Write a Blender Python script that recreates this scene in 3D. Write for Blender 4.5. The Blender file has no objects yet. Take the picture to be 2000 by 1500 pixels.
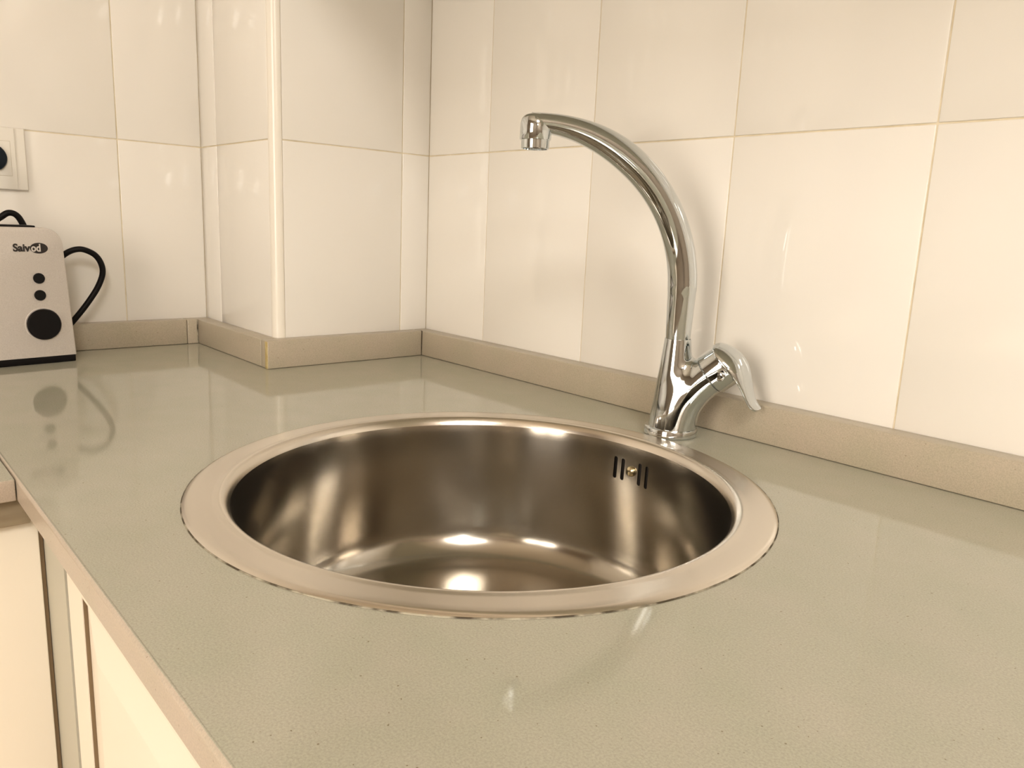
import bpy, bmesh, math, random
import numpy as np
from mathutils import Vector, Matrix

# ------------------------------------------------------------------ camera, light, exposure
scene = bpy.context.scene
COL = scene.collection
Z0 = 0.90                                   # height of the worktop above the floor
cam_d = bpy.data.cameras.new('camera'); cam = bpy.data.objects.new('camera', cam_d); COL.objects.link(cam)
cam_d.sensor_width = 36.0; cam_d.lens = 1509.3 / 2000 * 36.0; cam_d.clip_start = 0.01
RT = (0.66226212, 0.74807044, 0.04242055); UP = (-0.17689431, 0.10108623, 0.97902501); FW = (-0.72809154, 0.65587513, -0.19927498)
cam.matrix_world = Matrix(((RT[0], UP[0], -FW[0], 1.0251), (RT[1], UP[1], -FW[1], -0.7293), (RT[2], UP[2], -FW[2], 0.207 + Z0), (0, 0, 0, 1)))
scene.camera = cam
scene.view_settings.view_transform = 'Standard'; scene.view_settings.look = 'None'
scene.view_settings.gamma = 1.0; scene.view_settings.exposure = -0.18; scene.view_settings.use_curve_mapping = False
world = bpy.data.worlds.new('world'); scene.world = world; world.use_nodes = True
world.node_tree.nodes['Background'].inputs[0].default_value = (1.0, 0.90, 0.76, 1)
world.node_tree.nodes['Background'].inputs[1].default_value = 1.0

WIN_X0, WIN_X1, WIN_Z0, WIN_Z1 = 0.72, 1.58, 0.80, 2.05       # window in the wall opposite the sink
ROOM_X0, ROOM_X1, ROOM_Y0, ROOM_Y1, ROOM_H = -0.2613, 3.3, -2.5, 0.0, 2.45

def area(name, loc, rot, sx, sy, power, color):
    d = bpy.data.lights.new(name, 'AREA'); d.shape = 'RECTANGLE'; d.size = sx; d.size_y = sy; d.energy = power; d.color = color
    o = bpy.data.objects.new(name, d); COL.objects.link(o); o.location = loc; o.rotation_euler = rot
    return o
# warm evening light coming in at the window (area lamp just outside the opening, pointing +y)
area('window_light', ((WIN_X0 + WIN_X1) / 2, ROOM_Y0 - 0.12, (WIN_Z0 + WIN_Z1) / 2), (math.radians(90), 0, 0), WIN_X1 - WIN_X0, WIN_Z1 - WIN_Z0, 58.0, (1.0, 0.89, 0.765))

# ------------------------------------------------------------------ materials
def mat(name, color, rough=0.5, metal=0.0, spec=0.5, coat=0.0):
    m = bpy.data.materials.new(name); m.use_nodes = True
    b = m.node_tree.nodes['Principled BSDF']
    b.inputs['Base Color'].default_value = (*color, 1); b.inputs['Roughness'].default_value = rough
    b.inputs['Metallic'].default_value = metal; b.inputs['Specular IOR Level'].default_value = spec
    b.inputs['Coat Weight'].default_value = coat
    return m
def nodes(m): return m.node_tree.nodes, m.node_tree.links, m.node_tree.nodes['Principled BSDF']
def noise(m, scale, detail=2.0, rough=0.5, space='Object', stretch=None):
    n, l, b = nodes(m)
    tc = n.new('ShaderNodeTexCoord'); t = n.new('ShaderNodeTexNoise')
    t.inputs['Scale'].default_value = scale; t.inputs['Detail'].default_value = detail; t.inputs['Roughness'].default_value = rough
    if stretch:
        mp = n.new('ShaderNodeMapping'); mp.inputs['Scale'].default_value = stretch
        l.new(tc.outputs[space], mp.inputs['Vector']); l.new(mp.outputs[0], t.inputs['Vector'])
    else: l.new(tc.outputs[space], t.inputs['Vector'])
    return t
def ramp(m, src, stops, out='Fac'):
    n, l, b = nodes(m); r = n.new('ShaderNodeValToRGB'); e = r.color_ramp.elements
    while len(e) < len(stops): e.new(0.5)
    for i, (p, c) in enumerate(stops): e[i].position = p; e[i].color = (*c, 1)
    l.new(src.outputs[out], r.inputs['Fac']); return r
def bump(m, src, strength, dist, out='Fac'):
    n, l, b = nodes(m); k = n.new('ShaderNodeBump'); k.inputs['Strength'].default_value = strength; k.inputs['Distance'].default_value = dist
    l.new(src.outputs[out], k.inputs['Height']); l.new(k.outputs[0], b.inputs['Normal']); return k

def make_materials():
    M = {}
    m = M['tile'] = mat('glazed_tile', (0.85, 0.815, 0.755), 0.055, spec=0.5)
    t = noise(m, 9.0, 2.0); bump(m, t, 0.05, 0.004)
    m = M['grout'] = mat('grout', (0.66, 0.56, 0.38), 0.85)
    t = noise(m, 40.0, 3.0); r = ramp(m, t, [(0.3, (0.64, 0.55, 0.38)), (0.7, (0.80, 0.72, 0.56))]); nodes(m)[1].new(r.outputs[0], nodes(m)[2].inputs['Base Color'])
    m = M['trim'] = mat('edge_trim', (0.87, 0.82, 0.73), 0.22)
    t = noise(m, 30.0); bump(m, t, 0.02, 0.001)
    # speckled quartz composite
    def quartz(name, base, rough):
        m = mat(name, base, rough, spec=0.55); n, l, b = nodes(m)
        t1 = noise(m, 850.0, 3.0, 0.7, 'Object'); t2 = noise(m, 420.0, 1.0, 0.5, 'Object'); t3 = noise(m, 22.0, 3.0, 0.6, 'Object')
        d = tuple(c * 0.86 for c in base); h = tuple(min(1, c * 1.12) for c in base)
        r1 = ramp(m, t1, [(0.32, d), (0.5, base), (0.68, h)])
        r2 = ramp(m, t2, [(0.215, (0.45, 0.38, 0.28)), (0.25, (1, 1, 1))])
        r3 = ramp(m, t3, [(0.3, (0.955, 0.965, 0.95)), (0.7, (1.03, 1.0, 1.02))])
        x = n.new('ShaderNodeMix'); x.data_type = 'RGBA'; x.blend_type = 'MULTIPLY'; x.inputs['Factor'].default_value = 0.8
        l.new(r1.outputs[0], x.inputs[6]); l.new(r2.outputs[0], x.inputs[7])
        y = n.new('ShaderNodeMix'); y.data_type = 'RGBA'; y.blend_type = 'MULTIPLY'; y.inputs['Factor'].default_value = 1.0
        l.new(x.outputs[2], y.inputs[6]); l.new(r3.outputs[0], y.inputs[7]); l.new(y.outputs[2], b.inputs['Base Color'])
        return m
    M['quartz'] = quartz('quartz_worktop', (0.42, 0.41, 0.325), 0.07)
    M['quartz_strip'] = quartz('quartz_upstand', (0.44, 0.385, 0.29), 0.30)
    M['quartz_edge_warm_light'] = quartz('quartz_worktop_edge_warm_light', (0.47, 0.40, 0.315), 0.30)  # light difference painted in: edges warmer than the sky-reflecting top
    M['substrate'] = mat('underlay_board', (0.30, 0.235, 0.15), 0.6)
    t = noise(M['substrate'], 90.0, 3.0, stretch=(1, 0.15, 1)); r = ramp(M['substrate'], t, [(0.3, (0.25, 0.19, 0.12)), (0.7, (0.36, 0.29, 0.19))]); nodes(M['substrate'])[1].new(r.outputs[0], nodes(M['substrate'])[2].inputs['Base Color'])
    # brushed steel, brushed round the bowl
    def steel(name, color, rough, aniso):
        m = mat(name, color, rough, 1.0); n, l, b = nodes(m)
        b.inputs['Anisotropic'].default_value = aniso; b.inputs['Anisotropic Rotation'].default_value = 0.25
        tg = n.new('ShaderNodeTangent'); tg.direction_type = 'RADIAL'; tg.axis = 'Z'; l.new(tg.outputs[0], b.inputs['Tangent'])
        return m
    M['steel'] = steel('brushed_steel_shaded', (0.475, 0.44, 0.385), 0.18, 0.75)  # same steel as the rim, the bowl's darkness put into its colour
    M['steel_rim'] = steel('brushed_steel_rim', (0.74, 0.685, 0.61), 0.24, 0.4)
    M['chrome'] = mat('chrome', (0.63, 0.665, 0.68), 0.045, 1.0)
    t = noise(M['chrome'], 60.0, 3.0); r = ramp(M['chrome'], t, [(0.3, (0.03,) * 3), (0.8, (0.075,) * 3)]); nodes(M['chrome'])[1].new(r.outputs[0], nodes(M['chrome'])[2].inputs['Roughness'])
    M['brass'] = mat('brass', (0.66, 0.58, 0.38), 0.22, 1.0)
    M['dark'] = mat('dark_hollow', (0.012, 0.009, 0.006), 0.7)
    M['mesh'] = mat('aerator_mesh', (0.16, 0.085, 0.04), 0.5, 0.3)
    m = M['silicone'] = mat('yellowed_sealant', (0.52, 0.40, 0.17), 0.45)
    t = noise(m, 120.0, 3.0); r = ramp(m, t, [(0.3, (0.42, 0.29, 0.09)), (0.7, (0.62, 0.52, 0.27))]); nodes(m)[1].new(r.outputs[0], nodes(m)[2].inputs['Base Color'])
    m = M['seal_shade'] = mat('dark_seal_and_gap_shade', (0.10, 0.07, 0.035), 0.6)
    t = noise(m, 60.0, 3.0); r = ramp(m, t, [(0.45, (0.05, 0.035, 0.015)), (0.6, (0.40, 0.36, 0.27))]); nodes(m)[1].new(r.outputs[0], nodes(m)[2].inputs['Base Color'])
    m = M['lacquer'] = mat('cream_lacquer', (0.88, 0.80, 0.67), 0.35)
    t = noise(m, 25.0); bump(m, t, 0.02, 0.001)
    M['filler'] = mat('filler_board', (0.50, 0.475, 0.385), 0.45)
    M['gap'] = mat('door_gap', (0.20, 0.135, 0.07), 0.8)
    m = M['silver'] = mat('silver_plastic', (0.60, 0.55, 0.50), 0.42, 0.0)
    t = noise(m, 900.0, 2.0); r = ramp(m, t, [(0.3, (0.56, 0.51, 0.465)), (0.7, (0.64, 0.59, 0.54))]); nodes(m)[1].new(r.outputs[0], nodes(m)[2].inputs['Base Color'])
    M['black'] = mat('black_plastic', (0.006, 0.005, 0.005), 0.45, spec=0.15)
    M['button'] = mat('button_plastic', (0.008, 0.0075, 0.007), 0.45, spec=0.15)
    M['navy'] = mat('plug_plastic', (0.006, 0.011, 0.018), 0.38, spec=0.2)
    M['white_ink'] = mat('white_ink', (0.62, 0.57, 0.52), 0.5)
    M['black_ink'] = mat('black_ink', (0.015, 0.010, 0.009), 0.5)
    M['socket'] = mat('socket_plastic', (0.86, 0.825, 0.755), 0.28)
    M['socket_gap'] = mat('socket_joint', (0.52, 0.46, 0.34), 0.5)
    M['plaster'] = mat('plaster', (0.62, 0.55, 0.45), 0.85)
    t = noise(M['plaster'], 60.0, 3.0); bump(M['plaster'], t, 0.08, 0.002)
    M['dim_wall_paint'] = mat('darkened_wall_paint', (0.27, 0.215, 0.16), 0.8)  # unseen walls coloured dark so the chrome mirrors a dim room
    t = noise(M['dim_wall_paint'], 50.0, 3.0); bump(M['dim_wall_paint'], t, 0.08, 0.002)
    M['floor'] = mat('floor_tile', (0.27, 0.19, 0.12), 0.35)
    t = noise(M['floor'], 4.0, 4.0); r = ramp(M['floor'], t, [(0.3, (0.22, 0.15, 0.09)), (0.7, (0.32, 0.23, 0.15))]); nodes(M['floor'])[1].new(r.outputs[0], nodes(M['floor'])[2].inputs['Base Color'])
    m = M['lamp'] = mat('lamp_glass', (0.9, 0.9, 0.9), 0.3)
    nodes(m)[2].inputs['Emission Color'].default_value = (1.0, 0.97, 0.92, 1); nodes(m)[2].inputs['Emission Strength'].default_value = 140.0
    m = M['fill_ceiling_lamp'] = mat('fill_lamp_glass', (0.9, 0.9, 0.9), 0.3)
    nodes(m)[2].inputs['Emission Color'].default_value = (1.0, 0.95, 0.88, 1); nodes(m)[2].inputs['Emission Strength'].default_value = 28.0  # glow of the added ceiling fill light
    M['frame'] = mat('window_frame', (0.75, 0.70, 0.62), 0.4)
    m = M['glass'] = bpy.data.materials.new('window_glass'); m.use_nodes = True
    n, l = m.node_tree.nodes, m.node_tree.links; n.remove(n['Principled BSDF'])
    tr = n.new('ShaderNodeBsdfTransparent'); gl = n.new('ShaderNodeBsdfGlossy'); gl.inputs['Roughness'].default_value = 0.02; mx = n.new('ShaderNodeMixShader'); mx.inputs[0].default_value = 0.06
    l.new(tr.outputs[0], mx.inputs[1]); l.new(gl.outputs[0], mx.inputs[2]); l.new(mx.outputs[0], n['Material Output'].inputs[0])
    return M
M = make_materials()

# ------------------------------------------------------------------ helpers
def tag(o, label, cat, group=None):
    o['label'] = label; o['category'] = cat
    if group: o['group'] = group
    return o
def link(name, me, parent=None, m=None, loc=None):
    o = bpy.data.objects.new(name, me); COL.objects.link(o)
    if m and me is not None and not me.materials: me.materials.append(m)
    if parent: o.parent = parent
    if loc: o.location = loc
    return o
def empty(name, loc, rotz=0.0):
    o = bpy.data.objects.new(name, None); COL.objects.link(o); o.location = loc; o.rotation_euler = (0, 0, rotz); o.empty_display_size = 0.05
    return o
def mesh_from(name, verts, faces, smooth=False, sharp=None):
    me = bpy.data.meshes.new(name); me.from_pydata([tuple(v) for v in verts], [], faces); me.update()
    bm = bmesh.new(); bm.from_mesh(me); bmesh.ops.recalc_face_normals(bm, faces=bm.faces); bm.to_mesh(me); bm.free()
    if smooth:
        me.polygons.foreach_set('use_smooth', [True] * len(me.polygons))
        if sharp: me.set_sharp_from_angle(angle=math.radians(sharp))
    return me
def box_mesh(name, a, b, bev=0.0, seg=2):
    bm = bmesh.new(); bmesh.ops.create_cube(bm, size=1.0)
    for v in bm.verts: v.co = Vector([(a[i] + b[i]) / 2 + v.co[i] * (b[i] - a[i]) for i in range(3)])
    if bev > 0: bmesh.ops.bevel(bm, geom=bm.edges[:], offset=bev, segments=seg, affect='EDGES', profile=0.5)
    me = bpy.data.meshes.new(name); bm.to_mesh(me); bm.free()
    if bev > 0:
        me.polygons.foreach_set('use_smooth', [True] * len(me.polygons)); me.set_sharp_from_angle(angle=math.radians(50))
    return me
def box(name, a, b, m, parent=None, bev=0.0, seg=2):
    return link(name, box_mesh(name, a, b, bev, seg), parent, m)
def boxes_mesh(name, lst):
    V, F = [], []
    for a, b in lst:
        k = len(V)
        V += [(x, y, z) for x in (a[0], b[0]) for y in (a[1], b[1]) for z in (a[2], b[2])]
        F += [[k + i for i in f] for f in ((0, 1, 3, 2), (4, 6, 7, 5), (0, 4, 5, 1), (2, 3, 7, 6), (0, 2, 6, 4), (1, 5, 7, 3))]
    return mesh_from(name, V, F)
def lathe_mesh(name, prof, n=96, cap0=True, cap1=True, sharp=35):
    V, F = [], []
    for (r, z) in prof:
        for i in range(n):
            a = 2 * math.pi * i / n; V.append((r * math.cos(a), r * math.sin(a), z))
    for j in range(len(prof) - 1):
        for i in range(n):
            k = (i + 1) % n; F.append((j * n + i, j * n + k, (j + 1) * n + k, (j + 1) * n + i))
    if cap0: F.append(tuple(range(n)))
    if cap1: F.append(tuple(range((len(prof) - 1) * n, len(prof) * n)))
    return mesh_from(name, V, F, True, sharp)
def smooth_path(pts, per=12):
    P = [Vector(p) for p in pts]; P = [2 * P[0] - P[1]] + P + [2 * P[-1] - P[-2]]; out = []
    for i in range(1, len(P) - 2):
        for k in range(per):
            t = k / per; a, b, c, d = P[i - 1], P[i], P[i + 1], P[i + 2]
            out.append(0.5 * ((2 * b) + (c - a) * t + (2 * a - 5 * b + 4 * c - d) * t * t + (3 * b - a - 3 * c + d) * t ** 3))
    return out + [P[-2]]
def tube_mesh(name, pts, rad, n=24, side=None, radh=None):
    """sweep; rad = lateral radii, radh = radii in the bending plane, side = fixed lateral direction"""
    V, F = [], []; N = len(pts); prev = Vector(side) if side else None
    for i, p in enumerate(pts):
        t = (pts[min(i + 1, N - 1)] - pts[max(i - 1, 0)]).normalized()
        if side: s = Vector(side)
        else:
            if prev is None: prev = t.orthogonal()
            s = (prev - t * prev.dot(t)).normalized(); prev = s
        h = t.cross(s).normalized(); r = rad[i] if hasattr(rad, '__len__') else rad; q = radh[i] if radh is not None else r
        for k in range(n):
            a = 2 * math.pi * k / n; V.append(p + s * (r * math.cos(a)) + h * (q * math.sin(a)))
    for j in range(N - 1):
        for k in range(n):
            m2 = (k + 1) % n; F.append((j * n + k, j * n + m2, (j + 1) * n + m2, (j + 1) * n + k))
    F.append(tuple(range(n))); F.append(tuple(range((N - 1) * n, N * n)))
    return mesh_from(name, V, F, True, 50)
def evaluated(o):
    dg = bpy.context.evaluated_depsgraph_get(); me = bpy.data.meshes.new_from_object(o.evaluated_get(dg)); return me

# ------------------------------------------------------------------ the room
D, T, H, ZT, W, DP, XL, TC = 0.6319, 0.0234, 0.0392, 0.3091, 0.2566, 0.2613, 0.3494, 0.018
GR = 0.0011       # depth of the grout below the tile faces
JW = 0.0008       # half joint
def structure(name, me, m):
    o = link(name, me, None, m); o['kind'] = 'structure'; return o
structure('floor', boxes_mesh('floor', [((ROOM_X0 - 0.2, ROOM_Y0 - 0.1, -0.1), (ROOM_X1 + 0.1, 0.12, 0))]), M['floor'])
structure('ceiling', boxes_mesh('ceiling', [((ROOM_X0 - 0.2, ROOM_Y0 - 0.1, ROOM_H), (ROOM_X1 + 0.1, 0.12, ROOM_H + 0.1))]), M['plaster'])
w_right = structure('wall_right', boxes_mesh('wall_right', [((-DP - 0.1, GR, 0), (ROOM_X1, 0.12, ROOM_H))]), M['grout'])
w_back = structure('wall_back', boxes_mesh('wall_back', [((-DP - 0.12, ROOM_Y0, 0), (-DP - GR, GR, ROOM_H))]), M['grout'])
cq = [(-DP - GR, GR), (-DP - GR, -W + GR), (-0.0132, -W + GR), (-GR, -0.2445), (-GR, GR)]
w_col = structure('wall_column', mesh_from('wall_column', [(x, y, z) for z in (0, ROOM_H) for x, y in cq], [(i, (i + 1) % 5, 5 + (i + 1) % 5, 5 + i) for i in range(5)] + [tuple(range(5)), tuple(range(5, 10))]), M['grout'])
structure('wall_front', boxes_mesh('wall_front', [((ROOM_X1, ROOM_Y0, 0), (ROOM_X1 + 0.1, 0.12, ROOM_H))]), M['dim_wall_paint'])
yw0, yw1 = ROOM_Y0 - 0.1, ROOM_Y0
structure('wall_left', boxes_mesh('wall_left', [((-DP - 0.12, yw0, 0), (WIN_X0, yw1, ROOM_H)), ((WIN_X1, yw0, 0), (ROOM_X1 + 0.1, yw1, ROOM_H)),
    ((WIN_X0, yw0, 0), (WIN_X1, yw1, WIN_Z0)), ((WIN_X0, yw0, WIN_Z1), (WIN_X1, yw1, ROOM_H))]), M['dim_wall_paint'])
win = structure('window_1', boxes_mesh('window_1', [((WIN_X0, yw0, WIN_Z0), (WIN_X0 + .05, yw1, WIN_Z1)), ((WIN_X1 - .05, yw0, WIN_Z0), (WIN_X1, yw1, WIN_Z1)),
    ((WIN_X0 + .05, yw0, WIN_Z0), (WIN_X1 - .05, yw1, WIN_Z0 + .05)), ((WIN_X0 + .05, yw0, WIN_Z1 - .05), (WIN_X1 - .05, yw1, WIN_Z1)),
    (((WIN_X0 + WIN_X1) / 2 - .03, yw0, WIN_Z0 + .05), ((WIN_X0 + WIN_X1) / 2 + .03, yw1, WIN_Z1 - .05))]), M['frame'])
for a, b in ((WIN_X0 + .05, (WIN_X0 + WIN_X1) / 2 - .03), ((WIN_X0 + WIN_X1) / 2 + .03, WIN_X1 - .05)):
    link('pane', boxes_mesh('pane', [((a, yw0 + .04, WIN_Z0 + .05), (b, yw0 + .046, WIN_Z1 - .05))]), win, M['glass'])

tile_cache = {}
def tile(parent, axis, a0, a1, z0, z1, face, sign):
    """a glazed tile; axis 'x': lies in a wall facing -y, spans x; axis 'y': lies in a wall facing +x, spans y"""
    w, h = round(a1 - a0 - 2 * JW, 4), round(z1 - z0 - 2 * JW, 4); key = (axis, w, h)
    if key not in tile_cache:
        th = 0.008
        tile_cache[key] = box_mesh('tile', (-w / 2, 0, -h / 2) if axis == 'x' else (-th, -w / 2, -h / 2), (w / 2, th, h / 2) if axis == 'x' else (0, w / 2, h / 2), 0.0007, 2)
        tile_cache[key].materials.append(M['tile'])
    c = (a0 + a1) / 2; zc = (z0 + z1) / 2
    link('tile', tile_cache[key], parent, None, (c, face, zc) if axis == 'x' else (face, c, zc))
TH = 0.31
rows = [(Z0 + ZT - TH, Z0 + ZT)] + [(Z0 + ZT + i * TH, min(ROOM_H, Z0 + ZT + (i + 1) * TH)) for i in range(4)]
CE = JW - 0.0002        # tiles run right into the inner corners
xs = [-CE] + [0.145 + 0.2 * i for i in range(17)] 
xs = [x for x in xs if x < ROOM_X1] + [ROOM_X1]
ys = [-W + CE, -0.379] + [-0.379 - 0.2 * i for i in range(1, 11)] + [ROOM_Y0]
for z0, z1 in rows:
    for a, b in zip(xs[:-1], xs[1:]): tile(w_right, 'x', a, b, z0, z1, 0.0, 1)
    for b, a in zip(ys[:-1], ys[1:]): tile(w_back, 'y', a, b, z0, z1, -DP, 1)
    for a, b in ((-0.2435, -0.0495), (-0.0495, CE)): tile(w_col, 'y', a, b, z0, z1, 0.0, 1)
    for a, b in ((-DP - CE, -0.197), (-0.197, -0.0145)): tile(w_col, 'x', a, b, z0, z1, -W, 1)
# rounded trim on the outer column edge
tv = []; R = 0.011; cx, cy = -R - 0.0002, -W + R + 0.0002
prof = [(-0.0142, -W + 0.0012), (-0.0142, -W - 0.0003)] + [(cx + (R + .0008) * math.cos(a), cy + (R + .0008) * math.sin(a)) for a in [math.radians(-90 + 90 * k / 10) for k in range(11)]] + [(0.0003, -0.2437), (-0.0012, -0.2437), (-0.012, -W + 0.012)]
V = [(x, y, z) for z in (Z0 + 0.001, ROOM_H - 0.001) for x, y in prof]; n = len(prof)
F = [(i, (i + 1) % n, n + (i + 1) % n, n + i) for i in range(n)] + [tuple(range(n)), tuple(range(n, 2 * n))]
link('corner_trim', mesh_from('corner_trim', V, F, True, 40), w_col, M['trim'])

# ------------------------------------------------------------------ worktop
SX, SY, SR = 0.5565, -0.3333, 0.2318
def edge_faces(o, d):
    o.data.materials.append(M['quartz_edge_warm_light'])
    for f in o.data.polygons:
        if f.normal.dot(d) > 0.5: f.material_index = 1
    return o
def worktop_main():
    bm = bmesh.new(); x0, x1, y1, c = -DP + 0.0005, 2.2, -0.0005, 0.0028
    yf = -D; hole = 0.212; N = 96
    def ring(z, yfront):
        o = [bm.verts.new(v) for v in ((x0, yfront, z), (x1, yfront, z), (x1, y1, z), (0.0005, y1, z), (0.0005, -W - 0.0005, z), (x0, -W - 0.0005, z))]
        h = [bm.verts.new((SX + hole * math.cos(2 * math.pi * i / N), SY + hole * math.sin(2 * math.pi * i / N), z)) for i in range(N)]
        eds = [bm.edges.new((o[i], o[(i + 1) % 6])) for i in range(6)] + [bm.edges.new((h[i], h[(i + 1) % N])) for i in range(N)]
        bmesh.ops.triangle_fill(bm, edges=eds, use_beauty=True)
        return o, h
    ot, ht = ring(Z0, yf + c); ob, hb = ring(Z0 - TC, yf)
    for i in range(N): bm.faces.new((ht[i], ht[(i + 1) % N], hb[(i + 1) % N], hb[i]))
    # rounded front arris
    prev = (ot[0], ot[1])
    for k in range(1, 5):
        a = math.radians(90 - 90 * k / 4); yy = yf + c - c * math.cos(a); zz = Z0 - c + c * math.sin(a)
        cur = (bm.verts.new((x0, yy, zz)), bm.verts.new((x1, yy, zz))); f = bm.faces.new((prev[0], prev[1], cur[1], cur[0])); f.smooth = True; prev = cur
    bm.faces.new((prev[0], prev[1], ob[1], ob[0]))
    bm.faces.new((ot[1], ot[2], ob[2], ob[1], prev[1])); 
    for i in (2, 3, 4): bm.faces.new((ot[i], ot[i + 1], ob[i + 1], ob[i]))
    bm.faces.new((ot[5], ot[0], prev[0], ob[0], ob[5]))
    bmesh.ops.recalc_face_normals(bm, faces=bm.faces)
    me = bpy.data.meshes.new('worktop'); bm.to_mesh(me); bm.free()
    return edge_faces(link('worktop', me, None, M['quartz']), Vector((0, -1, 0)))
tag(worktop_main(), 'grey-green speckled quartz worktop slab with the round sink cut into it', 'worktop')
wt2 = box('worktop', (-DP + 0.0005, -2.2, Z0 - TC), (XL, -D - 0.0007, Z0 - 0.0002), M['quartz'], None, 0.0012)
edge_faces(wt2, Vector((1, 0, 0)))
tag(wt2, 'end of the grey quartz worktop slab beyond the seam at the left picture edge', 'worktop')
ub = box('underlay_strip', (0.02, -2.2, Z0 - 0.042), (XL - 0.012, -0.6225, Z0 - TC - 0.0005), M['substrate'], None, 0.0006)
tag(ub, 'brown underlay strip beneath the far worktop slab at the left edge', 'strip')

# upstands along the walls
def upstand(label, a, b, seal=None):
    o = empty('upstand', ((a[0] + b[0]) / 2, (a[1] + b[1]) / 2, Z0))
    L = lambda p: tuple(p[i] - o.location[i] for i in range(3))
    box('strip', L(a), L(b), M['quartz_strip'], o, 0.0012)
    for s0, s1, mm in (seal or []): box('sealant_and_gap_shade', L(s0), L(s1), mm, o, 0.0006)
    tag(o, label, 'upstand'); return o
zb, zt = Z0 + 0.0003, Z0 + H
upstand('long beige-grey quartz upstand running behind the tap along the cream tiled wall', (0.0004, -T, zb), (2.2, -0.0004, zt),
    [((0.0008, -T - 0.0012, zb), (0.0095 + T, -T + 0.0005, zt - 0.002), M['quartz_strip'])][:0])
upstand('shaded brown-grey quartz upstand across the front of the tiled column', (0.0004, -W - T, zb), (T, -T - 0.0008, zt),
    [((T - 0.004, -T - 0.0007, zb), (T + 0.0008, -T + 0.0003, zt + 0.0002), M['seal_shade'])])
upstand('short quartz upstand on the side of the column with a yellowed end', (-DP + T + 0.0008, -W - T + 0.0001, zb), (0.0002, -W - 0.0004, zt),
    [((T - 0.0085, -W - T - 0.0004, zb), (T - 0.0008, -W - T + 0.0003, zt - 0.001), M['silicone']), ((-0.0095, -W - 0.0003, zb), (0.0003, -W + 0.009, zt - 0.0006), M['quartz_strip'])])
upstand('grey quartz upstand on the back wall beside the toaster', (-DP + 0.0004, -2.2, zb), (-DP + T - 0.0006, -0.297, zt))
upstand('small quartz end piece of the upstand in the inner corner behind the column', (-DP + 0.0004, -0.2962, zb), (-DP + T - 0.0002, -W - 0.0004, zt),
    [((-DP + T - 0.0010, -W - T - 0.0018, zb), (-DP + T + 0.0010, -W - T - 0.0001, zt + 0.0002), M['seal_shade'])])

# ------------------------------------------------------------------ sink
sink = tag(empty('sink', (SX, SY, Z0)), 'round brushed stainless steel inset sink in the grey worktop', 'sink')
rim_prof = [(0.2130, 0.0003), (SR - 0.0004, 0.0003), (SR, 0.0008), (SR - 0.0008, 0.0014), (SR - 0.0030, 0.0022), (SR - 0.0045, 0.0024), (0.222, 0.0025), (0.2120, 0.0025), (0.2095, 0.0026), (0.2075, 0.0030), (0.2058, 0.0030), (0.2040, 0.0024), (0.2024, 0.0012), (0.2010, -0.0005), (0.1999, -0.0024), (0.1990, -0.005)]
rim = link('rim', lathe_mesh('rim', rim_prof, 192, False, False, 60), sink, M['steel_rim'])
bowl_prof = [(0.1990, -0.005), (0.1984, -0.009), (0.1978, -0.016), (0.1972, -0.045), (0.1962, -0.08), (0.195, -0.115)]
for k in range(1, 9):
    a = math.radians(90 * k / 8); bowl_prof.append((0.195 - 0.034 + 0.034 * math.cos(a), -0.118 - 0.034 * math.sin(a)))
bowl_prof += [(0.12, -0.1535), (0.07, -0.1555), (0.046, -0.157), (0.042, -0.160), (0.040, -0.1635)]
outer = [(r + 0.0012, z - (0.0012 if r < 0.19 else 0)) for r, z in reversed(bowl_prof)]
bp = bowl_prof + outer
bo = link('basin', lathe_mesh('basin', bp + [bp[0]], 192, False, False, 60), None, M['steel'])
bmw = bmesh.new(); bmw.from_mesh(bo.data); bmesh.ops.remove_doubles(bmw, verts=bmw.verts, dist=1e-6); bmesh.ops.recalc_face_normals(bmw, faces=bmw.faces); bmw.to_mesh(bo.data); bmw.free()
# overflow slots cut through the wall behind the tap
SL = [(97.1, -0.0303), (94.5, -0.0306), (88.3, -0.0307), (85.6, -0.0313)]
cut_v, cut_f = [], []
for ang, zc in SL:
    a = math.radians(ang); rad = Vector((math.cos(a), math.sin(a), 0)); tan = Vector((-math.sin(a), math.cos(a), 0)); k = len(cut_v); sec = []
    for i in range(16):
        t = 2 * math.pi * i / 16; sec.append((0.0022 * math.cos(t), 0.0093 * (1 if math.sin(t) > 0 else -1) + 0.0022 * math.sin(t)))
    for rr in (0.190, 0.204):
        for (x, y) in sec: cut_v.append(rad * rr + tan * x + Vector((0, 0, zc + y)))
    cut_f += [(k + i, k + (i + 1) % 16, k + 16 + (i + 1) % 16, k + 16 + i) for i in range(16)] + [tuple(range(k, k + 16)), tuple(range(k + 16, k + 32))]
cutter = link('cutter', mesh_from('cutter', cut_v, cut_f))
mod = bo.modifiers.new('b', 'BOOLEAN'); mod.operation = 'DIFFERENCE'; mod.object = cutter; mod.solver = 'EXACT'
nm = evaluated(bo); bo.modifiers.clear(); bo.data = nm
bpy.data.objects.remove(cutter)
nm.polygons.foreach_set('use_smooth', [True] * len(nm.polygons)); nm.set_sharp_from_angle(angle=math.radians(40))
bo.parent = sink
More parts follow.
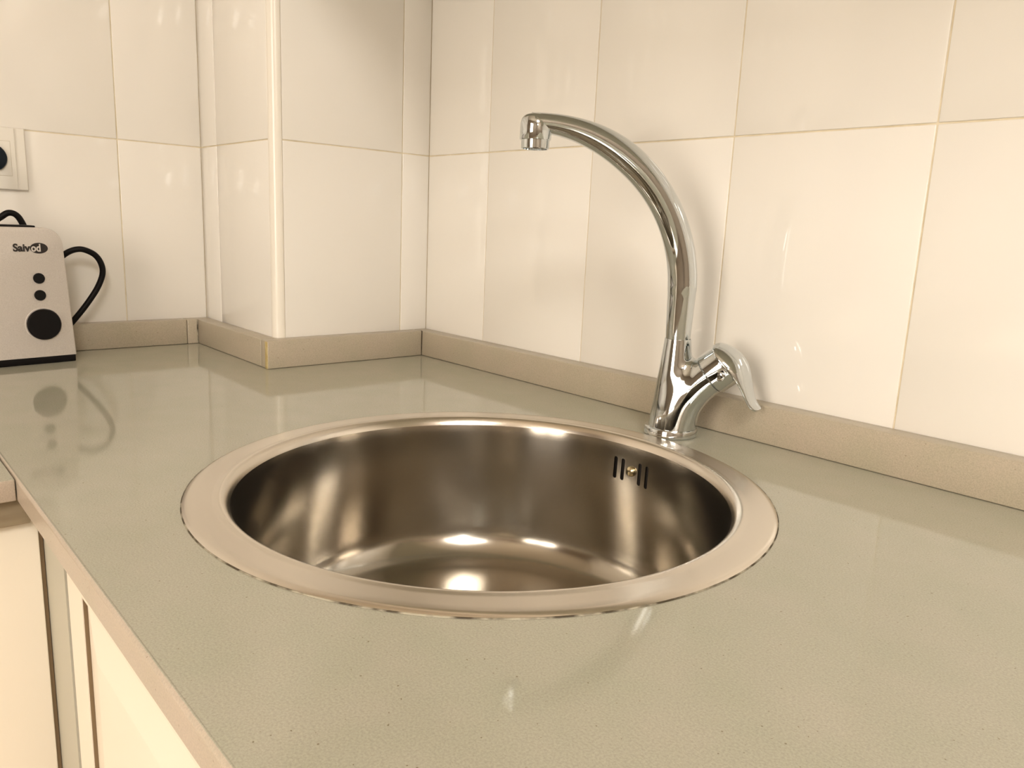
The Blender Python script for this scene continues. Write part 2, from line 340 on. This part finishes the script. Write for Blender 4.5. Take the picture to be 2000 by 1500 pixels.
# overflow housing behind the slots, brass screw, drain
a = math.radians(91.3)
hs = link('overflow_housing', box_mesh('overflow_housing', (-0.030, 0.0, -0.020), (0.030, 0.014, 0.020), 0.003), sink, M['dark'], (0.2000 * math.cos(a), 0.2000 * math.sin(a), -0.031)); hs.rotation_euler = (0, 0, a - math.pi / 2)
scr = link('overflow_screw', lathe_mesh('overflow_screw', [(0.0054, 0.0), (0.0054, 0.0014), (0.0047, 0.0028), (0.0031, 0.0037), (0.0008, 0.0041)], 28), sink, M['brass'], (0.1972 * math.cos(a), 0.1972 * math.sin(a), -0.0300))
scr.rotation_euler = Vector((-math.cos(a), -math.sin(a), 0)).to_track_quat('Z', 'Y').to_euler(); scr['label'] = 'small brass screw'
dr = link('drain', lathe_mesh('drain', [(0.0400, -0.163), (0.0385, -0.1600), (0.034, -0.1598), (0.031, -0.1625), (0.012, -0.1628), (0.008, -0.160), (0.001, -0.1592)], 48, True, True), sink, M['chrome'])
link('sealant_and_gap_shade', lathe_mesh('sealant_and_gap_shade', [(SR - 0.001, 0.0001), (SR + 0.0009, 0.0001), (SR + 0.0006, 0.0006), (SR - 0.0002, 0.0008), (SR - 0.001, 0.0001)], 160, False, False), sink, M['seal_shade'])  # dark ring painted in for the thin gap shade under the rim

# ------------------------------------------------------------------ tap
FX, FY = 0.5500, -0.0738
LEV = math.radians(26); SPO = math.radians(240)
tap = tag(empty('mixer_tap', (FX, FY, Z0)), 'chrome single-lever mixer tap with a tall swan-neck spout behind the sink', 'tap')
link('base_ring', lathe_mesh('base_ring', [(0.020, 0.0003), (0.0270, 0.0003), (0.0277, 0.0012), (0.0277, 0.0072), (0.0271, 0.0084), (0.0258, 0.0088), (0.020, 0.0088)], 72), tap, M['chrome'])
AX = np.array([math.cos(math.radians(40)), 0, math.sin(math.radians(40))]); A0 = np.array([0.0, 0, 0.0375]); SJ = 0.0455
def sd_cone(p, z0, z1, r0, r1):
    r = np.hypot(p[:, 0], p[:, 1]); sl = (r0 - r1) / (z1 - z0); c = 1 / math.sqrt(1 + sl * sl)
    side = (r - (r0 + (r1 - r0) * (p[:, 2] - z0) / (z1 - z0))) * c
    return np.maximum(side, np.maximum(z0 - p[:, 2], p[:, 2] - z1))
BZ = [np.array([0.0035, 0, 0.0]), np.array([0.0040, 0, 0.0408]), A0 + AX * SJ]
def sd_bend(p, R):
    """tube round a quadratic curve: upright at the base, leaning 40 degrees at the cap, cut off flat there"""
    f = lambda t: ((1 - t) ** 2)[..., None] * BZ[0] + (2 * t * (1 - t))[..., None] * BZ[1] + (t * t)[..., None] * BZ[2]
    g = lambda t: 2 * (1 - t)[..., None] * (BZ[1] - BZ[0]) + 2 * t[..., None] * (BZ[2] - BZ[1])
    h = 2 * (BZ[2] - 2 * BZ[1] + BZ[0]); ts = np.linspace(0, 1.15, 40)
    t = ts[np.argmin(((p[:, None, :] - f(ts)[None]) ** 2).sum(2), axis=1)]
    for _ in range(4):
        d = f(t) - p; v = g(t); den = (v * v).sum(1) + (d * h).sum(1)
        t = np.clip(t - (d * v).sum(1) / np.where(np.abs(den) < 1e-9, 1e-9, den), 0, 1.3)
    return np.maximum(np.linalg.norm(p - f(t), axis=1) - R, (p - A0) @ AX - SJ)
def smin(a, b, k):
    h = np.maximum(k - np.abs(a - b), 0) / k; return np.minimum(a, b) - h * h * k * 0.25
def body_sdf(p):
    d = smin(sd_cone(p, 0.004, 0.1015, 0.0232, 0.0134), sd_bend(p, 0.0203), 0.011)
    return np.maximum(d, np.maximum(0.005 - p[:, 2], p[:, 2] - 0.1015))
def body():
    prim = bpy.data.meshes.new('p'); bm = bmesh.new()
    bmesh.ops.create_cone(bm, cap_ends=True, segments=48, radius1=0.0255, radius2=0.015, depth=0.0975, matrix=Matrix.Translation((0, 0, 0.0525)))
    q = Vector(AX).to_track_quat('Z', 'Y').to_matrix().to_4x4()
    bmesh.ops.create_cone(bm, cap_ends=True, segments=48, radius1=0.0215, radius2=0.0215, depth=SJ - 0.010, matrix=Matrix.Translation(Vector(A0 + AX * (SJ + 0.010) / 2)) @ q)
    bm.to_mesh(prim); bm.free()
    o = link('body', prim); md = o.modifiers.new('r', 'REMESH'); md.mode = 'VOXEL'; md.voxel_size = 0.0011
    me = evaluated(o); o.modifiers.clear(); o.data = me
    n = len(me.vertices); co = np.zeros(n * 3); me.vertices.foreach_get('co', co); p = co.reshape(-1, 3)
    def grad(p, e=2e-5):
        g = np.stack([(body_sdf(p + np.eye(3)[i] * e) - body_sdf(p - np.eye(3)[i] * e)) / (2 * e) for i in range(3)], 1)
        return g / np.maximum(np.linalg.norm(g, axis=1, keepdims=True), 1e-9)
    for _ in range(14): p = p - (body_sdf(p) * 0.8)[:, None] * grad(p)
    me.vertices.foreach_set('co', p.ravel()); me.update()
    me.polygons.foreach_set('use_smooth', [True] * len(me.polygons))
    g = grad(p); me.normals_split_custom_set_from_vertices([tuple(v) for v in g])
    me.materials.append(M['chrome']); o.parent = tap; o.rotation_euler = (0, 0, LEV)
    return o
body()
link('collar_joint', lathe_mesh('collar_joint', [(0.0100, 0.1010), (0.0124, 0.1010), (0.0124, 0.1024), (0.0100, 0.1024)], 48), tap, M['seal_shade'])
# cap and lever, built in the frame of the inclined cartridge: local Z along the axis, local X outwards-down
capm = Matrix.Rotation(LEV, 4, 'Z') @ Matrix.Translation(Vector(A0 + AX * SJ)) @ Matrix(((math.sin(math.radians(40)), 0, math.cos(math.radians(40)), 0), (0, 1, 0, 0), (-math.cos(math.radians(40)), 0, math.sin(math.radians(40)), 0), (0, 0, 0, 1)))
cap = link('cartridge_cap', lathe_mesh('cartridge_cap', [(0.0175, 0.0), (0.0196, 0.0002), (0.0198, 0.0008), (0.0212, 0.0012), (0.0219, 0.0020), (0.0221, 0.0180), (0.0216, 0.0245), (0.0190, 0.0285), (0.010, 0.0300)], 72), tap, M['chrome']); cap.matrix_local = capm
def lever():
    ks = [(-0.0232, 0.0015, 0.0225, 0.002), (-0.0222, 0.0090, 0.0262, 0.005), (-0.019, 0.0150, 0.0305, 0.008), (-0.012, 0.0200, 0.0355, 0.010), (-0.002, 0.0222, 0.0390, 0.010), (0.009, 0.0220, 0.0393, 0.0085), (0.019, 0.0202, 0.0365, 0.0075),
          (0.029, 0.0175, 0.0318, 0.0065), (0.038, 0.0150, 0.0272, 0.006), (0.046, 0.0132, 0.0243, 0.0058), (0.052, 0.0112, 0.0236, 0.0055), (0.0555, 0.0075, 0.0236, 0.0045), (0.0566, 0.0015, 0.0232, 0.002)]
    sp = smooth_path([(k[0], k[1], k[2]) for k in ks], 6); th = smooth_path([(k[3], 0, 0) for k in ks], 6)
    V, F = [], []; n = 32
    for s, t in zip(sp, th):
        for i in range(n):
            a = 2 * math.pi * i / n; c, sn = math.cos(a), math.sin(a); yy = 1.06 * s.y * math.copysign(abs(c) ** 0.8, c)
            crown = 0.0115 * (yy / 0.0222) ** 2
            V.append((s.x, yy, s.z - t.x / 2 + (t.x / 2) * math.copysign(abs(sn) ** 0.9, sn) - crown))
    for j in range(len(sp) - 1):
        for i in range(n): F.append((j * n + i, j * n + (i + 1) % n, (j + 1) * n + (i + 1) % n, (j + 1) * n + i))
    F.append(tuple(range(n))); F.append(tuple(range((len(sp) - 1) * n, len(sp) * n)))
    o = link('lever', mesh_from('lever', V, F, True), tap, M['chrome']); o.matrix_local = capm
lever()
pl = link('grub_screw_plug', lathe_mesh('grub_screw_plug', [(0.0050, -0.001), (0.0050, 0.0003), (0.0044, 0.0007), (0.0038, 0.0004), (0.0030, 0.0008), (0.0010, 0.0010)], 32), tap, M['chrome'])
pl.matrix_local = capm @ Matrix.Translation((0.0060, -0.0213, 0.0125)) @ Matrix.Rotation(math.radians(90 + 10), 4, 'X')
# spout
def spout():
    c, s = math.cos(SPO), math.sin(SPO); pts = []; rl = []; rh = []
    CU, CZ, CR = 0.1550, 0.1486, 0.1547
    path = [(0.0003, 0.1015 + 0.0471 * k / 10, 0) for k in range(10)]
    for k in range(61):
        a = math.radians(180 - 93.5 * k / 60); path.append((CU + CR * math.cos(a), CZ + CR * math.sin(a), k / 60))
    for u, z, f in path:
        pts.append(Vector((u * c, u * s, z)))
        e = max(0, (f - 0.55) / 0.45); e = e * e * (3 - 2 * e)
        st = min(1, (z - 0.1015) / 0.06) if f == 0 else 1
        base = 0.0126 + 0.0021 * st
        rl.append(base - 0.0004 * e); rh.append(base - 0.0054 * e)
    V0 = tube_mesh('spout', pts, rl, 48, (-s, c, 0), rh)
    hd = lathe_mesh('h', [(0.0122, 0.2875), (0.0144, 0.2875), (0.0148, 0.2881), (0.0149, 0.2985), (0.0146, 0.3030), (0.0136, 0.3066), (0.0116, 0.3092), (0.0085, 0.3108), (0.0045, 0.3115), (0.001, 0.3117)], 48)
    bm = bmesh.new(); bm.from_mesh(V0); k = len(bm.verts); tmp = bmesh.new(); tmp.from_mesh(hd)
    bmesh.ops.translate(tmp, verts=tmp.verts, vec=(0.1605 * c, 0.1605 * s, 0)); tmp.to_mesh(hd); tmp.free(); bm.from_mesh(hd); bm.to_mesh(V0); bm.free()
    V0.set_sharp_from_angle(angle=math.radians(40))
    link('spout', V0, tap, M['chrome'])
    ae = link('aerator', lathe_mesh('aerator', [(0.0112, 0.2835), (0.0114, 0.2796), (0.0126, 0.2794), (0.0133, 0.2800), (0.0134, 0.2876), (0.0110, 0.2878)], 48, False, False), tap, M['chrome'], (0.1605 * c, 0.1605 * s, 0))
    link('aerator_mesh', lathe_mesh('aerator_mesh', [(0.0113, 0.2812), (0.0113, 0.2820), (0.001, 0.2820)], 32, True, True), ae, M['mesh'])
spout()

# ------------------------------------------------------------------ toaster
A = Vector((-0.1559, -0.4770, Z0)); ex = Vector((0.1147917, -0.9933896, 0)); th = math.atan2(ex.y, ex.x)
# local frame: X along the front (to the left), Y = towards the wall, origin at the right front foot
toa = tag(empty('toaster', A, th), 'slim silver toaster with black knob and buttons beside the back wall', 'toaster')
# in this frame the front normal is +Y (towards the camera is Z x X) -> front faces +Y, wall lies at -Y
DEPTH = 0.068; TW = 0.40
def toaster_body():
    # outline of the front in (x along front, z), rounded upper corners, sides leaning in
    zb, zt2, r = 0.0095, 0.1795, 0.022; out = [(-0.0030, zb)]
    out += [(0.0030 + r - r * math.sin(math.radians(a)) - 0.0, zt2 - r + r * math.cos(math.radians(a))) for a in range(90, -1, -9)]
    right = out; left = [(TW - x, z) for x, z in reversed(right)]; o = right + left; n = len(o)
    V, F = [], []; secs = [(0.0, 0.0, 0.0025), (-0.0012, 0.0008, 0.0008), (-0.004, 0.0, 0.0), (-DEPTH + 0.004, 0, 0.0), (-DEPTH, 0, 0.003)]
    for y, _, ins in secs:
        for x, z in o:
            xc = x + ins * (1 if x < TW / 2 else -1); zc = z - (ins if z > 0.1 else 0); lean = -0.006 * (z / 0.18)
            V.append((xc, y + (lean if y > -0.03 else 0), zc))
    for j in range(len(secs) - 1):
        for i in range(n): F.append((j * n + i, j * n + (i + 1) % n, (j + 1) * n + (i + 1) % n, (j + 1) * n + i))
    F += [tuple(range(n)), tuple(range((len(secs) - 1) * n, len(secs) * n))]
    return mesh_from('body', V, F, True, 40)
link('body', toaster_body(), toa, M['silver'])
box('base', (-0.0010, -DEPTH + 0.001, 0.0002), (TW + 0.001, -0.0006, 0.0098), M['black'], toa, 0.001)
box('slot_plate', (0.032, -DEPTH + 0.014, 0.1788), (TW - 0.032, -0.016, 0.1818), M['black'], toa, 0.001)
def face_y(z): return -0.006 * (z / 0.18)
def disc(name, x, z, r, h, m, prof=None):
    o = link(name, lathe_mesh(name, prof or [(r, -0.0015), (r, h * 0.6), (r * 0.93, h), (r * 0.4, h * 1.05), (0.0005, h * 1.06)], 48), toa, m, (x, face_y(z), z)); o.rotation_euler = (math.radians(-90 + 2), 0, 0); return o
disc('knob_recess', 0.0354, 0.0532, 0.0218, 0.0006, M['silver'], [(0.0222, -0.001), (0.0222, 0.0006), (0.0212, 0.0009), (0.0207, 0.0003), (0.001, 0.0003)])
disc('knob', 0.0351, 0.0530, 0.0204, 0.0050, M['black'])
disc('button', 0.0362, 0.1138, 0.0069, 0.0018, M['button']); disc('button', 0.0366, 0.0916, 0.0069, 0.0018, M['button'])
def text(name, body, x, z, size, m, bold=0.0, y=0.0004, sx=1.0):
    c = bpy.data.curves.new(name, 'FONT'); c.body = body; c.size = size; c.extrude = 0.0002; c.offset = bold; c.align_x = 'LEFT'; c.align_y = 'CENTER'
    o = link(name, c); me = evaluated(o); bpy.data.objects.remove(o)
    # text x runs to picture right = local -X
    for v in me.vertices: px, py, pz = v.co; v.co = (x - px * sx, face_y(z + py) + y + pz, z + py)
    bm = bmesh.new(); bm.from_mesh(me); bmesh.ops.recalc_face_normals(bm, faces=bm.faces); bm.to_mesh(me); bm.free()
    me.materials.clear(); return link(name, me, toa, m)
ov = link('logo_oval', lathe_mesh('logo_oval', [(0.0105, -0.0004), (0.0105, 0.0003), (0.0005, 0.00035)], 40), toa, M['black_ink'], (0.0330, face_y(0.153), 0.1530)); ov.rotation_euler = (math.radians(-90 + 2), 0, 0); ov.scale = (1.0, 0.66, 1)
text('lettering', 'Saiv', 0.0632, 0.1530, 0.0135, M['black_ink'], 0.00040, 0.0005, 0.93)
text('lettering', 'od', 0.0425, 0.1530, 0.0135, M['white_ink'], 0.00035, 0.0009, 0.80)

# ------------------------------------------------------------------ socket and power cord
SYc, SZc = -0.5403, Z0 + 0.2690
so = tag(empty('wall_socket', (-DP, SYc, SZc)), 'white square wall socket on the back wall above the toaster', 'socket')
box('frame', (0.0002, -0.0415, -0.0415), (0.0060, 0.0415, 0.0415), M['socket'], so, 0.0015)
box('cover', (0.0060, -0.0290, -0.0410), (0.0082, 0.0290, 0.0410), M['socket'], so, 0.0010)
box('insert_joint', (0.0078, -0.0232, -0.0232), (0.0083, 0.0232, 0.0232), M['socket_gap'], so, 0.0002)
box('insert', (0.0080, -0.0228, -0.0228), (0.0087, 0.0228, 0.0228), M['socket'], so, 0.0003)
cord = tag(empty('power_cord', (-DP, SYc, SZc)), 'black power cord with plug looping behind the toaster', 'power cord')
pg = link('plug', lathe_mesh('plug', [(0.0182, 0.0080), (0.0182, 0.0115), (0.0172, 0.0135), (0.010, 0.0145), (0.001, 0.0150)], 40), cord, M['navy']); pg.rotation_euler = (0, math.radians(90), 0)
cp = [(-0.2455, -0.5405, 0.266), (-0.236, -0.543, 0.255), (-0.223, -0.556, 0.225), (-0.222, -0.556, 0.200), (-0.222, -0.549, 0.1860), (-0.222, -0.541, 0.1900), (-0.222, -0.531, 0.1965), (-0.222, -0.5215, 0.1935), (-0.2245, -0.514, 0.180), (-0.2275, -0.506, 0.155), (-0.2285, -0.498, 0.125), (-0.2285, -0.488, 0.120), (-0.228, -0.475, 0.134),
      (-0.224, -0.463, 0.1445), (-0.222, -0.452, 0.1490), (-0.220, -0.442, 0.1485), (-0.220, -0.429, 0.1415), (-0.220, -0.4215, 0.129), (-0.220, -0.4205, 0.114), (-0.220, -0.4285, 0.094), (-0.220, -0.443, 0.072), (-0.222, -0.459, 0.051), (-0.2245, -0.472, 0.036), (-0.2250, -0.482, 0.028)]
cp = [Vector(p) + Vector((0, 0, Z0)) - cord.location for p in cp]
link('cable', tube_mesh('cable', smooth_path(cp, 8), 0.0041, 14), cord, M['black'])

# ------------------------------------------------------------------ base cabinets
YD = -0.6120; XD = 0.3290
cab = tag(empty('base_cabinet', (1.2, -0.3, 0)), 'cream base cabinet with panelled door under the sink worktop', 'cabinet')
L = lambda a: (a[0] - 1.2, a[1] + 0.3, a[2])
def lb(n, lst, m, p): return link(n, boxes_mesh(n, [(L(a), L(b)) for a, b in lst]), p, m)
lb('carcass', [((0.305, YD + 0.024, 0.10), (0.320, -0.03, Z0 - TC - 0.001)), ((2.184, YD + 0.02, 0.10), (2.2, -0.03, Z0 - TC - 0.001)), ((0.320, YD + 0.024, 0.10), (2.184, -0.03, 0.116)), ((0.320, -0.046, 0.116), (2.184, -0.03, Z0 - TC - 0.001))], M['filler'], cab)
lb('plinth', [((0.398, YD + 0.06, 0.0), (2.2, YD + 0.075, 0.0995))], M['filler'], cab)
lb('filler_panel', [((XD - 0.008, YD - 0.001, 0.10), (0.3960, YD + 0.015, Z0 - TC - 0.001))], M['filler'], cab)
lb('gap_strip', [((0.3962, YD + 0.001, 0.10), (0.3983, YD + 0.012, Z0 - TC - 0.001))], M['dark'], cab)
def panel_door(x0, x1, z0, z1):
    rings = [(0.0, 0.018), (0.0, 0.0012), (0.0012, 0.0), (0.0445, 0.0), (0.0450, 0.005), (0.0464, 0.005), (0.0469, 0.0030), (0.080, -0.0006), (0.083, -0.0006)]
    V, F = [], []
    for ins, dp in rings: V += [(x0 + ins, YD + dp, z0 + ins), (x1 - ins, YD + dp, z0 + ins), (x1 - ins, YD + dp, z1 - ins), (x0 + ins, YD + dp, z1 - ins)]
    for j in range(len(rings) - 1):
        for i in range(4): F.append((j * 4 + i, j * 4 + (i + 1) % 4, (j + 1) * 4 + (i + 1) % 4, (j + 1) * 4 + i))
    k = len(V) - 4; F += [(0, 1, 2, 3), (k, k + 1, k + 2, k + 3)]
    d = link('door', mesh_from('door', [L(v) for v in V], F), cab, M['lacquer'])
    g = []; 
    for (a, b, c, e) in ((x0 + .0447, x0 + .0464, z0 + .0452, z1 - .0452), (x1 - .0462, x1 - .0452, z0 + .0452, z1 - .0452)): g.append(((a, YD + 0.0006, c), (b, YD + 0.0040, e)))
    for q in g: lb('groove', [q], M['gap'], d)
for x0, x1 in ((0.3985, 0.997), (1.000, 1.598), (1.601, 2.199)): panel_door(x0, x1, 0.105, Z0 - TC - 0.004)
cb2 = tag(empty('base_cabinet', (0.0, -1.4, 0)), 'plain cream base cabinet under the far worktop slab at the left edge', 'cabinet')
L2 = lambda a: (a[0], a[1] + 1.4, a[2])
def lb2(n, lst, m): return link(n, boxes_mesh(n, [(L2(a), L2(b)) for a, b in lst]), cb2, m)
lb2('carcass', [((-0.22, -2.2, 0.10), (XD - 0.020, -0.626, 0.116)), ((-0.22, -2.2, 0.116), (-0.204, -0.626, Z0 - 0.043)), ((-0.204, -0.642, 0.116), (XD - 0.02, -0.626, Z0 - 0.043)), ((-0.204, -2.2, 0.116), (XD - 0.02, -2.184, Z0 - 0.043))], M['filler'])
lb2('plinth', [((XD - 0.075, -2.2, 0.0), (XD - 0.06, -0.626, 0.0995))], M['filler'])
lb2('edge_gap', [((XD - 0.012, -0.6163, 0.105), (XD - 0.003, -0.6134, Z0 - 0.0430))], M['gap'])
for y0, y1 in ((-1.142, -0.6166), (-1.67, -1.145), (-2.198, -1.673)):
    o = link('door', box_mesh('door', L2((XD - 0.0185, y0, 0.105)), L2((XD, y1, Z0 - 0.0430)), 0.001), cb2, M['lacquer'])

# ------------------------------------------------------------------ pendant lamp behind the camera (mirrored in the column tiles)
pn = tag(empty('pendant_lamp', (2.67, -1.50, ROOM_H)), 'white globe pendant lamp hanging behind the viewer', 'lamp')
link('shade', lathe_mesh('shade', [(0.001, -0.615)] + [(0.06 * math.sin(math.radians(a)), -0.555 - 0.06 * math.cos(math.radians(a))) for a in range(10, 161, 10)] + [(0.02, -0.4985)], 32), pn, M['lamp'])
link('stem', lathe_mesh('stem', [(0.006, -0.4980), (0.006, -0.02), (0.04, -0.018), (0.045, -0.0005)], 24), pn, M['chrome'])

# ------------------------------------------------------------------ added fill light on the ceiling, and wall cabinets (above and behind the picture)
cl = tag(empty('fill_ceiling_lamp', (2.45, -1.35, ROOM_H)), 'unseen rectangular ceiling panel added as fill light', 'lamp')
box('base', (-0.52, -0.32, -0.030), (0.52, 0.32, -0.0003), M['frame'], cl, 0.003)
box('diffuser', (-0.50, -0.30, -0.060), (0.50, 0.30, -0.0305), M['fill_ceiling_lamp'], cl, 0.012, 3)
for k, (x0, x1) in enumerate(((0.004, 0.60), (0.603, 1.20), (1.203, 1.80), (1.803, 2.40))):
    wc = tag(empty('wall_cabinet', ((x0 + x1) / 2, -0.165, 1.53)), ('cream wall cabinet hung above the tiled wall, ' + ('nearest the column', 'second from the column', 'third from the column', 'farthest from the column')[k]), 'cabinet', 'wall cabinets')
    hw = (x1 - x0) / 2
    link('carcass', box_mesh('carcass', (-hw, -0.145, 0.0), (hw, 0.164, 0.70), 0.001), wc, M['filler'])
    link('door', box_mesh('door', (-hw + 0.002, -0.165, -0.002), (hw - 0.002, -0.1455, 0.70), 0.0015), wc, M['lacquer'])
